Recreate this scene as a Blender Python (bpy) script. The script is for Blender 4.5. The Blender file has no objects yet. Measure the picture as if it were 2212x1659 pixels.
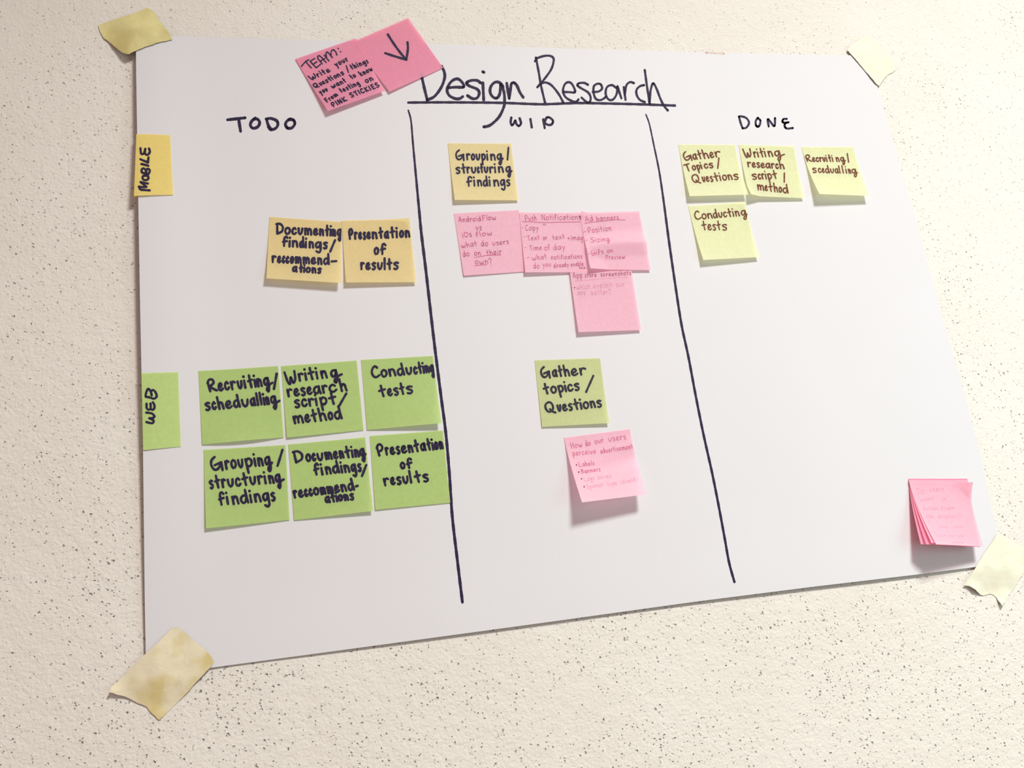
import bpy, math, random
import numpy as np
from mathutils import Matrix, Vector, noise
from mathutils.geometry import delaunay_2d_cdt

random.seed(4)
SC = bpy.context.scene
COL = SC.collection

# ---------------------------------------------------------------- camera
# The wall is the plane y = 0 and the room lies towards -y.  Board coordinates (metres):
# x to the right and y up from the sheet's top left corner, h out of the wall.
TOP = 1.55            # height of the sheet's top edge above the floor
X0 = -0.463
FOC = 1886.1          # focal length in pixels of the 2212 px wide frame
R = np.array([[0.97046824, -0.12409285, 0.20686314],
              [-0.06269083, -0.95781405, -0.28046767],
              [0.23294045, 0.25921654, -0.9373076]])
U_, S_, V_ = np.linalg.svd(R)
R = U_ @ V_
CAM = np.array([0.15425541, -0.67382495, 0.88528066])

def world(p):
    return Vector((p[0] + X0, -p[2], p[1] + TOP))

def wdir(v):
    return Vector((v[0], -v[2], v[1]))

cam_data = bpy.data.cameras.new('camera')
cam = bpy.data.objects.new('camera', cam_data)
COL.objects.link(cam)
cam_data.sensor_width = 36
cam_data.lens = FOC / 2212 * 36
cam_data.clip_start = 0.02
ax, ay, az = wdir(R[0]), wdir(-R[1]), wdir(-R[2])
cam.matrix_world = Matrix(((ax.x, ay.x, az.x, 0), (ax.y, ay.y, az.y, 0), (ax.z, ay.z, az.z, 0), (0, 0, 0, 1)))
cam.matrix_world.translation = world(CAM)
SC.camera = cam

# ---------------------------------------------------------------- world, lamps, exposure
W = bpy.data.worlds.new('room_light')
SC.world = W
W.use_nodes = True
W.node_tree.nodes['Background'].inputs['Color'].default_value = (1.0, 0.75, 0.70, 1)
W.node_tree.nodes['Background'].inputs['Strength'].default_value = 0.27

def area_light(name, loc, aim, size, power, color, shape='DISK', size_y=None):
    d = bpy.data.lights.new(name, 'AREA')
    d.shape = shape
    d.size = size
    if size_y:
        d.size_y = size_y
    d.energy = power
    d.color = color
    o = bpy.data.objects.new(name, d)
    COL.objects.link(o)
    o.location = loc
    o.rotation_euler = (Vector(aim) - Vector(loc)).to_track_quat('-Z', 'Y').to_euler()
    return o

lamp = world((1.47, 1.74, 2.05))
key = area_light('ceiling_lamp', lamp, lamp + Vector((0, 0, -1)), 0.75, 120, (0.94, 0.955, 0.93))
key.data.spread = math.radians(134)
win = world((2.2, -0.75, 1.25))
area_light('window_daylight', win, world((0.8, -0.55, 0)), 0.9, 6.8, (0.52, 1.0, 1.04), 'RECTANGLE', 1.2)

VS = SC.view_settings
VS.view_transform = 'Standard'
VS.look = 'None'
VS.gamma = 1
VS.use_curve_mapping = False
VS.exposure = 0.76

# ---------------------------------------------------------------- pixel -> point on the wall
def at(x, y, h=0.0):
    x, y, h = np.broadcast_arrays(np.asarray(x, float), np.asarray(y, float), np.asarray(h, float))
    d = np.stack([(x - 1106) / FOC, (y - 829.5) / FOC, np.ones_like(x)], -1) @ R
    return CAM + d * ((h - CAM[2]) / d[..., 2])[..., None]

# ---------------------------------------------------------------- node helpers
def mat(name):
    m = bpy.data.materials.new(name)
    m.use_nodes = True
    return m, m.node_tree.nodes, m.node_tree.links, m.node_tree.nodes['Principled BSDF']

def node(ns, t, **kw):
    n = ns.new(t)
    for k, v in kw.items():
        if k in n.inputs:
            n.inputs[k].default_value = v
        else:
            setattr(n, k, v)
    return n

def math_node(ns, lk, op, a, b=None, clamp=False):
    n = ns.new('ShaderNodeMath')
    n.operation = op
    n.use_clamp = clamp
    for i, v in enumerate((a, b)):
        if v is None:
            continue
        if isinstance(v, (int, float)):
            n.inputs[i].default_value = v
        else:
            lk.new(v, n.inputs[i])
    return n.outputs[0]

def srgb(r, g, b):
    f = lambda c: c / 12.92 if c <= 0.04045 else ((c + 0.055) / 1.055) ** 2.4
    return (f(r / 255), f(g / 255), f(b / 255), 1)

def ramp(ns, lk, src, p0, p1, c0=(0, 0, 0, 1), c1=(1, 1, 1, 1)):
    n = ns.new('ShaderNodeValToRGB')
    n.color_ramp.elements[0].position = p0
    n.color_ramp.elements[1].position = p1
    n.color_ramp.elements[0].color = c0
    n.color_ramp.elements[1].color = c1
    lk.new(src, n.inputs[0])
    return n.outputs[0]

def plaster_material():
    m, ns, lk, b = mat('rough_plaster')
    tc = ns.new('ShaderNodeTexCoord').outputs['Object']
    # wobble the lookup so pits come out ragged
    wn = node(ns, 'ShaderNodeTexNoise', Scale=420.0, Detail=2.0)
    lk.new(tc, wn.inputs['Vector'])
    sub = ns.new('ShaderNodeVectorMath'); sub.operation = 'SUBTRACT'; sub.inputs[1].default_value = (.5, .5, .5)
    lk.new(wn.outputs['Color'], sub.inputs[0])
    sca = ns.new('ShaderNodeVectorMath'); sca.operation = 'SCALE'; sca.inputs['Scale'].default_value = 0.0030
    lk.new(sub.outputs[0], sca.inputs[0])
    add = ns.new('ShaderNodeVectorMath'); add.operation = 'ADD'
    lk.new(tc, add.inputs[0]); lk.new(sca.outputs[0], add.inputs[1])
    v = add.outputs[0]
    big = node(ns, 'ShaderNodeTexNoise', Scale=7.0, Detail=3.0)
    lk.new(tc, big.inputs['Vector'])
    sx = ns.new('ShaderNodeSeparateXYZ')
    lk.new(tc, sx.inputs[0])
    low = ramp(ns, lk, math_node(ns, lk, 'MULTIPLY', sx.outputs[2], -1.0), 0.0, 0.85)    # the lower part of the wall is more pitted
    dens = math_node(ns, lk, 'ADD', math_node(ns, lk, 'MULTIPLY', ramp(ns, lk, big.outputs['Fac'], 0.34, 0.66), 0.75), math_node(ns, lk, 'MULTIPLY', low, 0.38))
    deep = math_node(ns, lk, 'ADD', 1.5, math_node(ns, lk, 'MULTIPLY', low, 1.5))
    total = None
    for scale, rmax, keep in ((130.0, 0.19, 0.60), (190.0, 0.23, 0.45), (280.0, 0.25, 0.5)):
        vo = node(ns, 'ShaderNodeTexVoronoi', Scale=scale)
        lk.new(v, vo.inputs['Vector'])
        sep = ns.new('ShaderNodeSeparateColor')
        lk.new(vo.outputs['Color'], sep.inputs[0])
        # radius of each pit from its cell's random value, none below a threshold
        thr = math_node(ns, lk, 'SUBTRACT', keep + 0.15, math_node(ns, lk, 'MULTIPLY', dens, 0.40))
        r = math_node(ns, lk, 'MULTIPLY', math_node(ns, lk, 'POWER', math_node(ns, lk, 'SUBTRACT', sep.outputs[0], thr, True), 0.6), rmax * 1.35)
        pit = math_node(ns, lk, 'SUBTRACT', r, vo.outputs['Distance'], True)        # a cone, in cells
        pit = math_node(ns, lk, 'MULTIPLY', math_node(ns, lk, 'MULTIPLY', pit, deep), 1.0 / scale)
        total = pit if total is None else math_node(ns, lk, 'ADD', total, pit)
    grain = node(ns, 'ShaderNodeTexNoise', Scale=300.0, Detail=3.0, Roughness=0.6)
    lk.new(v, grain.inputs['Vector'])
    lumps = node(ns, 'ShaderNodeTexNoise', Scale=75.0, Detail=3.0, Roughness=0.5)
    lk.new(v, lumps.inputs['Vector'])
    g = math_node(ns, lk, 'ADD', math_node(ns, lk, 'MULTIPLY', grain.outputs['Fac'], 0.0005), math_node(ns, lk, 'MULTIPLY', lumps.outputs['Fac'], 0.0009))
    h = math_node(ns, lk, 'SUBTRACT', g, total)
    bump = node(ns, 'ShaderNodeBump', Strength=1.0, Distance=1.0)
    lk.new(h, bump.inputs['Height'])
    lk.new(bump.outputs[0], b.inputs['Normal'])
    tone = node(ns, 'ShaderNodeTexNoise', Scale=9.0, Detail=3.0)
    lk.new(tc, tone.inputs['Vector'])
    lk.new(ramp(ns, lk, tone.outputs['Fac'], 0.3, 0.7, (.585, .545, .485, 1), (.605, .57, .51, 1)), b.inputs['Base Color'])
    b.inputs['Roughness'].default_value = 0.8
    b.inputs['Specular IOR Level'].default_value = 0.2
    return m

def paper_material(name, color, translucent=0.0, through=0.0, rough=0.55, spec=0.4, bump=0.00006, vary=0.03, scale=220.0):
    m, ns, lk, b = mat(name)
    tc = ns.new('ShaderNodeTexCoord').outputs['Object']
    n = node(ns, 'ShaderNodeTexNoise', Scale=scale, Detail=4.0)
    lk.new(tc, n.inputs['Vector'])
    lo = tuple(c * (1 - vary) for c in color[:3]) + (1,)
    hi = tuple(min(1, c * (1 + vary)) for c in color[:3]) + (1,)
    c = ramp(ns, lk, n.outputs['Fac'], 0.3, 0.7, lo, hi)
    lk.new(c, b.inputs['Base Color'])
    b.inputs['Roughness'].default_value = rough
    b.inputs['Specular IOR Level'].default_value = spec
    bp = node(ns, 'ShaderNodeBump', Strength=0.6, Distance=bump)
    f = node(ns, 'ShaderNodeTexNoise', Scale=900.0, Detail=2.0)
    lk.new(tc, f.inputs['Vector'])
    lk.new(f.outputs['Fac'], bp.inputs['Height'])
    lk.new(bp.outputs[0], b.inputs['Normal'])
    if translucent:
        t = ns.new('ShaderNodeBsdfTranslucent')
        lk.new(c, t.inputs['Color'])
        mx = ns.new('ShaderNodeMixShader')
        mx.inputs[0].default_value = translucent
        lk.new(b.outputs[0], mx.inputs[1])
        lk.new(t.outputs[0], mx.inputs[2])
        lk.new(mx.outputs[0], ns['Material Output'].inputs['Surface'])
        if through:
            # thin paper also lets some light straight through, tinted by its dye
            tr = ns.new('ShaderNodeBsdfTransparent')
            tr.inputs['Color'].default_value = tuple(v ** 2.8 for v in color[:3]) + (1,)
            m2 = ns.new('ShaderNodeMixShader')
            m2.inputs[0].default_value = through
            lk.new(mx.outputs[0], m2.inputs[1])
            lk.new(tr.outputs[0], m2.inputs[2])
            lk.new(m2.outputs[0], ns['Material Output'].inputs['Surface'])
    return m

def ink_material(name, color, rough=0.65, spec=0.15):
    m, ns, lk, b = mat(name)
    tc = ns.new('ShaderNodeTexCoord').outputs['Object']
    n = node(ns, 'ShaderNodeTexNoise', Scale=300.0, Detail=3.0)
    lk.new(tc, n.inputs['Vector'])
    lk.new(ramp(ns, lk, n.outputs['Fac'], 0.3, 0.7, color, tuple(c * 1.25 for c in color[:3]) + (1,)), b.inputs['Base Color'])
    b.inputs['Roughness'].default_value = rough
    b.inputs['Specular IOR Level'].default_value = spec
    return m

def tape_material(name, color, stain):
    m, ns, lk, b = mat(name)
    tc = ns.new('ShaderNodeTexCoord').outputs['Object']
    n = node(ns, 'ShaderNodeTexNoise', Scale=42.0, Detail=2.0, Roughness=0.4)
    lk.new(tc, n.inputs['Vector'])
    c = ramp(ns, lk, n.outputs['Fac'], 0.50, 0.68, color, stain)
    lk.new(c, b.inputs['Base Color'])
    b.inputs['Roughness'].default_value = 0.6
    b.inputs['Specular IOR Level'].default_value = 0.3
    w = node(ns, 'ShaderNodeTexNoise', Scale=90.0, Detail=4.0, Distortion=1.0)
    lk.new(tc, w.inputs['Vector'])
    bp = node(ns, 'ShaderNodeBump', Strength=0.5, Distance=0.0008)
    lk.new(w.outputs['Fac'], bp.inputs['Height'])
    lk.new(bp.outputs[0], b.inputs['Normal'])
    return m

M = dict(
    plaster=plaster_material(),
    sheet=paper_material('white_paper', (.54, .525, .53, 1), rough=0.6, spec=0.3, vary=0.006, scale=12),
    marker=ink_material('navy_black_marker', (.016, .010, .032, 1)),
    brown=ink_material('brown_marker', (.10, .025, .008, 1)),  # browner ink for the DONE notes
    dark_green_marker=ink_material('dark_marker', (.02, .018, .028, 1)),
    pen=ink_material('crimson_pen', (.43, .085, .17, 1)),
    faint=ink_material('faint_crimson_pen', (.56, .22, .30, 1)),
    dot=ink_material('dark_crimson_pen', (.14, .012, .04, 1)),
)

# face and back of each note paper (the back lets more of the light through)
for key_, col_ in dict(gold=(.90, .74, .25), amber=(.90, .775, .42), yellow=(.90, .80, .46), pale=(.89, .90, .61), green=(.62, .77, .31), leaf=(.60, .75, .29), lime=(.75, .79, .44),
                       pink=(.93, .41, .56), lit_pink=(.96, .65, .74)).items():  # pale yellow and lighter pink carry the right side's bright wash in their colour
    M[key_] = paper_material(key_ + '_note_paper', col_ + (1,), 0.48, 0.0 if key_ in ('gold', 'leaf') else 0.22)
    M[key_ + '_back'] = paper_material(key_ + '_note_paper_back', (1, 1, 1, 1), 0.85, 0.85)

# ---------------------------------------------------------------- mesh helpers
def mesh_obj(name, verts, faces, material, origin=None, parent=None, smooth=True):
    """verts in board coordinates; the object's origin sits at `origin` (board coordinates)."""
    o3 = np.array(origin if origin is not None else (0, 0, 0), float)
    me = bpy.data.meshes.new(name)
    me.from_pydata([tuple(wdir(np.asarray(v) - o3)) for v in verts], [], faces)
    me.materials.append(material)
    if smooth:
        me.polygons.foreach_set('use_smooth', [True] * len(me.polygons))
    me.update()
    o = bpy.data.objects.new(name, me)
    COL.objects.link(o)
    if parent is not None:
        o.parent = parent
    else:
        o.location = world(o3)
    return o

def tag(o, label, cat, group=None):
    o['label'] = label
    o['category'] = cat
    if group:
        o['group'] = group

def smooth_line(pts, step, closed=False):
    pts = [np.array(p, float) for p in pts]
    if len(pts) < 3:
        out = [pts[0]]
        if len(pts) == 2:
            n = max(1, int(np.linalg.norm(pts[1] - pts[0]) / step))
            out = [pts[0] + (pts[1] - pts[0]) * k / n for k in range(n + 1)]
        return out
    P = [2 * pts[0] - pts[1]] + pts + [2 * pts[-1] - pts[-2]]
    out = []
    for i in range(1, len(P) - 2):
        p0, p1, p2, p3 = P[i - 1:i + 3]
        n = max(1, int(np.linalg.norm(p2 - p1) / step))
        for k in range(n):
            t = k / n
            out.append(0.5 * (2 * p1 + (p2 - p0) * t + (2 * p0 - 5 * p1 + 4 * p2 - p3) * t * t + (3 * p1 - p0 - 3 * p2 + p3) * t ** 3))
    out.append(pts[-1])
    return out

def ribbon(strokes, width, verts, faces, taper=False):
    """round-ended pen strokes as flat strips, in the 2-D frame the strokes are given in"""
    step = max(0.8, width * 0.4)
    for pts in strokes:
        L = smooth_line(pts, step)
        n = len(L)
        k0 = len(verts)
        hw = []
        ph = random.uniform(0, 6)
        for i in range(n):
            w = width / 2 * (1 + 0.07 * math.sin(i * 0.55 + ph) + 0.04 * math.sin(i * 1.7 + 2 * ph))
            if taper:
                w *= min(1.0, 0.55 + 1.8 * i / n)
            hw.append(w)
        def disc(c, r, m=10):
            b = len(verts)
            for q in range(m):
                a = 2 * math.pi * q / m
                verts.append((c[0] + r * math.cos(a), c[1] + r * math.sin(a)))
            faces.append(list(range(b, b + m)))
        if n > 1:
            T = [L[min(i + 1, n - 1)] - L[max(i - 1, 0)] for i in range(n)]
            T = [t / (np.linalg.norm(t) + 1e-9) for t in T]
            for i in range(n):
                nn = np.array([-T[i][1], T[i][0]])
                verts.append(tuple(L[i] + nn * hw[i]))
                verts.append(tuple(L[i] - nn * hw[i]))
            for i in range(n - 1):
                a = k0 + 2 * i
                faces.append([a, a + 1, a + 3, a + 2])
            for i in range(1, n - 1):
                if T[i - 1].dot(T[i + 1]) < 0.8:
                    disc(L[i], hw[i])
        disc(L[0], hw[0])
        if n > 1:
            disc(L[-1], hw[-1])

# ---------------------------------------------------------------- the hand: one pen-stroke alphabet
GLYPHS = {
 'a': "86,86 58,100 20,84 4,45 20,6 48,4 76,42 86,86|86,102 86,45 98,0",
 'b': "8,170 12,90 14,5|14,60 45,95 85,75 90,30 55,0 15,12",
 'c': "88,80 60,100 20,80 5,40 25,4 60,0 98,24",
 'd': "80,84 50,98 12,75 5,30 30,0 60,14 82,72|76,172 82,90 94,2",
 'e': "10,42 52,48 80,70 62,98 30,90 6,46 20,8 55,0 96,22",
 'f': "95,138 70,163 40,145 32,90 36,0|8,70 88,86",
 'g': "85,80 55,100 15,80 5,40 28,8 58,18 85,80|86,100 92,30 88,-40 62,-82 36,-62 54,-25 96,2 126,22",
 '&': "85,80 55,100 15,80 5,40 28,8 58,18 85,80|86,100 92,30 84,-40 58,-80 36,-60 54,-25 96,2 135,20 172,30",
 '$': "85,80 55,100 15,80 5,40 28,8 58,18 85,80|86,100 92,20 88,-50 60,-76 20,-55",
 'h': "8,170 14,80 20,0|18,50 45,95 75,85 85,40 92,0",
 'i': "46,96 54,0|42,150 52,146",
 'k': "8,170 14,0|85,95 18,45 90,0",
 'l': "46,170 54,0",
 'm': "5,95 12,0|10,50 28,95 45,85 50,5|48,50 68,95 88,80 95,0",
 'n': "8,95 15,0|14,50 40,95 75,85 85,40 92,0",
 'o': "52,100 16,82 5,40 30,2 70,8 95,50 80,90 46,100",
 'p': "10,95 18,0 24,-80|14,60 45,100 88,80 88,30 50,0 20,15",
 'r': "10,96 18,0|16,45 35,88 62,100 95,88",
 's': "90,92 55,100 14,82 40,58 82,36 76,6 44,-6 15,4",
 't': "44,160 50,60 58,0|5,84 95,100",
 'u': "8,95 14,32 44,0 78,28 92,95",
 'v': "8,95 45,0 92,95",
 'w': "5,95 14,22 30,0 50,60 64,5 86,20 95,95",
 'x': "10,95 90,0|90,95 10,0",
 'y': "10,95 48,28|92,95 50,10 25,-72",
 'z': "10,95 85,95 15,2 95,0",
 'A': "8,0 34,110 50,160 70,100 95,0|18,55 85,60",
 'B': "15,160 15,0|15,160 60,165 80,125 20,90 80,75 85,20 15,0",
 'C': "84,140 60,164 25,136 5,72 25,10 60,0 100,26",
 'D': "14,155 20,0|4,154 55,160 95,112 85,40 20,0",
 'E': "20,160 25,0|20,160 85,165|22,85 75,90|25,0 90,0",
 'F': "15,160 25,0|15,160 90,165|18,85 75,92",
 'G': "46,164 12,124 4,60 26,4 62,14 98,84|34,60 98,88|98,88 98,-12",
 'H': "10,160 15,0|85,160 90,0|12,80 88,85",
 'I': "46,155 54,0",
 'K': "10,160 18,0|90,155 18,75 95,0",
 'L': "10,160 15,5 95,0",
 'M': "5,0 15,155 45,60 75,160 100,0",
 'N': "8,0 12,155 85,0 90,160",
 'O': "50,160 10,130 5,60 35,0 80,20 95,90 80,145 50,160",
 'P': "12,118 26,0|8,108 30,152 68,160 92,118 70,72 26,58",
 'Q': "50,160 15,135 3,80 20,20 50,5 85,40 92,100 75,150 46,160|52,48 78,6 108,-16",
 'R': "8,125 20,0|4,112 30,156 70,150 75,105 25,65|25,65 60,30 100,5",
 'S': "90,145 50,165 10,130 45,85 90,55 80,10 30,0 5,15",
 'T': "5,148 95,165|50,158 58,0",
 'W': "5,160 20,30 38,0 55,85 70,10 95,60 100,160",
 '-': "5,48 95,56", '/': "96,172 4,0", '+': "50,90 52,10|8,50 95,52",
 '?': "5,130 45,165 90,130 60,80 55,50|55,5 58,2",
 '(': "80,170 30,100 40,20 85,-20", ')': "20,170 70,100 60,20 15,-20",
}
GLYPHS = {k: [[tuple(float(v) / 100 for v in p.split(',')) for p in s.split()] for s in g.split('|')] for k, g in GLYPHS.items()}
ADV = dict(i=.34, l=.34, I=.4, m=1.25, w=1.15, r=.62, t=.62, f=.66, s=.62, M=1.4, W=1.4)
MAXW = dict(i=.34, l=.34, I=.5, m=1.7, w=1.5)

def glyph_width(ch):
    if ch == ' ':
        return .5
    return ADV.get(ch, 1.0 if ch.isupper() else .82)

def word_strokes(crop, text, base, xh, slant, sw, lefts=None):
    """strokes of one written word, in photo pixels.  crop = (x, y, zoom); base and lefts in zoomed pixels"""
    cx, cy, z = crop
    (x0, y0), (x1, y1) = base
    d = np.array([x1 - x0, y1 - y0], float)
    ln = np.linalg.norm(d)
    d /= ln
    up = np.array([d[1], -d[0]])
    if up[1] > 0:
        up = -up
    out = []
    swz = sw * z
    if lefts is None:
        tot = sum(glyph_width(c) for c in text) + .14 * (len(text) - 1)
        k = ln / tot
        pos, a = [], 0.0
        for c in text:
            w = glyph_width(c) * k
            pos.append((a, w))
            a += w + .14 * k
    else:
        v = [int(q) for q in lefts.split()]
        v = [(q - x0) / (x1 - x0) * ln for q in v]
        pos = []
        for i in range(len(text)):
            w = (v[i + 1] - v[i]) - (0.06 * xh if i < len(text) - 1 else 0)
            pos.append((v[i], min(w, MAXW.get(text[i], 1.6 if text[i].isupper() else 1.25) * xh)))
    for ch, (a, w) in zip(text, pos):
        if ch == ' ':
            continue
        ins = min(swz * .36, w * .28) if w > swz * 0.6 else 0
        jy = random.uniform(-.03, .03) * xh
        for s in GLYPHS[ch]:
            q = []
            for gx, gy in s:
                px = a + ins + gx * (w - 2 * ins)
                if ch == 'i' and abs(gy) > 1.3:
                    px = a + ins + gx * (w - 2 * ins)
                py = gy * xh + jy
                p = np.array([x0, y0]) + d * (px + slant * py) + up * py
                q.append((cx + p[0] / z, cy + p[1] / z))
            out.append(q)
    return out

def px_strokes(crop, strokes):
    cx, cy, z = crop
    return [[(cx + x / z, cy + y / z) for x, y in s] for s in strokes]

# ---------------------------------------------------------------- wall
def build_wall():
    x0, x1, y0, y1 = -2.6, 3.2, -TOP, 1.45
    v = [(x0, y0, 0), (x1, y0, 0), (x1, y1, 0), (x0, y1, 0), (x0, y0, -.12), (x1, y0, -.12), (x1, y1, -.12), (x0, y1, -.12)]
    f = [(0, 1, 2, 3), (5, 4, 7, 6), (4, 0, 3, 7), (1, 5, 6, 2), (3, 2, 6, 7), (4, 5, 1, 0)]
    o = mesh_obj('wall_back', v, f, M['plaster'], smooth=False)
    o['kind'] = 'structure'
build_wall()

# ---------------------------------------------------------------- the sheet
PW, PH = 0.9263, 0.6816

def sheet_height(x, y):
    """how far the sheet stands off the wall"""
    v = np.clip(-np.asarray(y) / PH, 0, 1)
    u = np.clip(np.asarray(x) / PW, 0, 1)
    h = 0.0016 + 0.0072 * np.exp(-(x / 0.055) ** 2) * np.sin(math.pi * np.minimum(1, v * 0.8 + 0.16)) ** 0.7
    h = h + 0.0011 * np.exp(-((1 - v) * PH / 0.05) ** 2) * (0.35 + 0.65 * np.sin(math.pi * u))
    h = h + 0.0008 * np.sin(5.2 * u + 1.0) * np.sin(4.0 * v + 0.4) + 0.0005 * np.sin(11 * u + 2.0 + 3 * v)
    return np.maximum(h, 0.0008)

def pos(x):
    return np.maximum(x, 0)

EDGE_TOP = [(295.2, 75), (372, 77.5), (530, 82), (686, 87), (980, 96.5), (1250, 105.5), (1530, 113.5), (1720, 117.5), (1876, 120)]
EDGE_BOT = [(315.6, 1461), (457, 1442.3), (800, 1396), (1150, 1348.5), (1500, 1300), (1760, 1267), (1982, 1241), (2105, 1225), (2168, 1217)]
EDGE_LEFT = [(295.2, 75), (293.6, 122), (296.2, 286), (299.5, 480), (303, 680), (306, 820), (309, 975), (312.7, 1298), (315.6, 1461)]
EDGE_RIGHT = [(1876, 120), (1895, 186), (1919, 270), (1952, 385), (1996, 538), (2036, 687), (2072, 808), (2106, 938), (2127, 1027), (2151, 1141), (2168, 1217)]

def board_line(pix, n):
    P = np.array([at(x, y, 0.002)[:2] for x, y in pix])
    P = np.array([at(px[0], px[1], sheet_height(*p))[:2] for px, p in zip(pix, P)])
    s = np.concatenate([[0], np.cumsum(np.linalg.norm(np.diff(P, axis=0), axis=1))])
    s /= s[-1]
    t = np.linspace(0, 1, n)
    return np.stack([np.interp(t, s, P[:, 0]), np.interp(t, s, P[:, 1])], 1)

def closed_sheet(top, thick, nu, nv):
    """top: (nv+1)(nu+1) points row by row; adds a back face and a crisp rim"""
    n = (nu + 1) * (nv + 1)
    V = [np.array(p) for p in top] + [np.array(p) - np.array((0, 0, thick)) for p in top]
    F = []
    for j in range(nv):
        for i in range(nu):
            a = j * (nu + 1) + i
            F.append((a, a + nu + 1, a + nu + 2, a + 1))
    for q in list(F):
        F.append(tuple(n + k for k in reversed(q)))
    ring = [i for i in range(nu)] + [j * (nu + 1) + nu for j in range(nv)] + [nv * (nu + 1) + i for i in range(nu, 0, -1)] + [j * (nu + 1) for j in range(nv, 0, -1)]
    m = len(ring)
    k0 = len(V)
    V += [V[k] for k in ring] + [V[k + n] for k in ring]
    for k in range(m):
        l = (k + 1) % m
        F.append((k0 + k, k0 + l, k0 + l + m, k0 + k + m))
    return V, F

def set_back(o, count, material):
    o.data.materials.append(material)
    idx = [0] * len(o.data.polygons)
    for k in range(count, 2 * count):
        idx[k] = 1
    o.data.polygons.foreach_set('material_index', idx)

def build_sheet():
    nu, nv = 72, 54
    T, B = board_line(EDGE_TOP, nu + 1), board_line(EDGE_BOT, nu + 1)
    L, Rr = board_line(EDGE_LEFT, nv + 1), board_line(EDGE_RIGHT, nv + 1)
    pts = []
    for j in range(nv + 1):
        v = j / nv
        for i in range(nu + 1):
            u = i / nu
            p = (1 - v) * T[i] + v * B[i] + (1 - u) * L[j] + u * Rr[j] - ((1 - u) * (1 - v) * T[0] + u * (1 - v) * T[-1] + (1 - u) * v * B[0] + u * v * B[-1])
            pts.append((p[0], p[1], sheet_height(p[0], p[1])))
    V, F = closed_sheet(pts, 0.00025, nu, nv)
    o = mesh_obj('poster_sheet', V, F, M['sheet'], origin=(PW / 2, -PH / 2, 0))
    tag(o, 'large white paper sheet taped to the wall, with Design Research heading and three columns', 'paper sheet')
    return o
SHEET = build_sheet()

def on_sheet(px, py, lift=0.00012):
    h = np.full(np.shape(px), 0.002)
    for _ in range(6):
        p = at(px, py, h)
        h = sheet_height(p[..., 0], p[..., 1]) + lift
    return at(px, py, h)

def sheet_ink(name, strokes, width, material=None, taper=False, label=None):
    v, f = [], []
    ribbon(strokes, width, v, f, taper)
    o = mesh_obj(name, on_sheet(*np.array(v).T), f, material or M['marker'], origin=(PW / 2, -PH / 2, 0), parent=SHEET, smooth=False)
    if label:
        o['label'] = label
    return o

K1, K3, K4, K6 = (180, 0, 3.95), (860, 100, 6.9125), (1130, 100, 6.144), (1500, 80, 4.809)
design = px_strokes(K3, [
    [(345, 430), (368, 520), (395, 640), (435, 800)],
    [(435, 800), (540, 750), (640, 620), (693, 480), (690, 385), (650, 298)],
    [(735, 620), (850, 610), (980, 605), (950, 530), (880, 485), (790, 530), (732, 640), (760, 730), (850, 780), (920, 780), (965, 750)],
    [(1230, 545), (1180, 510), (1090, 510), (1022, 545), (1060, 590), (1180, 640), (1212, 700), (1180, 770), (1110, 780), (1035, 735)],
    [(1265, 545), (1272, 680), (1278, 800)], [(1264, 379), (1282, 388)],
    [(1570, 605), (1520, 545), (1450, 535), (1385, 600), (1375, 690), (1420, 760), (1480, 770), (1520, 700), (1535, 570), (1580, 680), (1590, 800), (1580, 900), (1510, 1050), (1400, 1160), (1330, 1195), (1280, 1202)],
    [(1622, 550), (1640, 670), (1660, 780)], [(1660, 775), (1678, 640), (1695, 550), (1722, 540), (1770, 580), (1820, 690), (1868, 762)]])
research = px_strokes(K4, [
    [(170, 150), (205, 330), (240, 530), (292, 752)],
    [(158, 198), (185, 160), (270, 130), (350, 125), (398, 150), (405, 200), (370, 310), (270, 450), (190, 542)],
    [(220, 505), (260, 485), (310, 482), (380, 520), (470, 630), (535, 748)],
    [(530, 605), (610, 608), (690, 605), (652, 505), (600, 475), (550, 510), (530, 600), (570, 680), (660, 730), (710, 732), (735, 705)],
    [(860, 510), (810, 485), (740, 490), (720, 515), (760, 550), (860, 610), (895, 670), (890, 730), (860, 748), (830, 730), (775, 680)],
    [(925, 605), (1000, 600), (1048, 560), (1030, 505), (985, 497), (940, 530), (935, 610), (960, 690), (1010, 715), (1060, 700), (1100, 668)],
    [(1240, 555), (1180, 515), (1115, 540), (1095, 620), (1120, 690), (1165, 715), (1210, 690), (1245, 620), (1252, 530)],
    [(1255, 530), (1275, 600), (1305, 690)],
    [(1335, 540), (1360, 710)], [(1350, 640), (1370, 520), (1420, 475), (1470, 488)],
    [(1605, 515), (1550, 530), (1505, 580), (1510, 650), (1550, 710), (1615, 740)],
    [(1615, 315), (1640, 500), (1680, 765)], [(1680, 745), (1692, 590), (1725, 492), (1770, 560), (1820, 690), (1870, 790), (1920, 850)]])
sheet_ink('title_lettering', design, 6.3)
sheet_ink('title_lettering', research, 5.0)
sheet_ink('title_underline', [[(882, 221.5), (961, 221), (1077, 222), (1149, 224.6), (1179, 225), (1236, 222.8), (1276, 222.8), (1374, 225), (1458, 228)]], 5.5)
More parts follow.
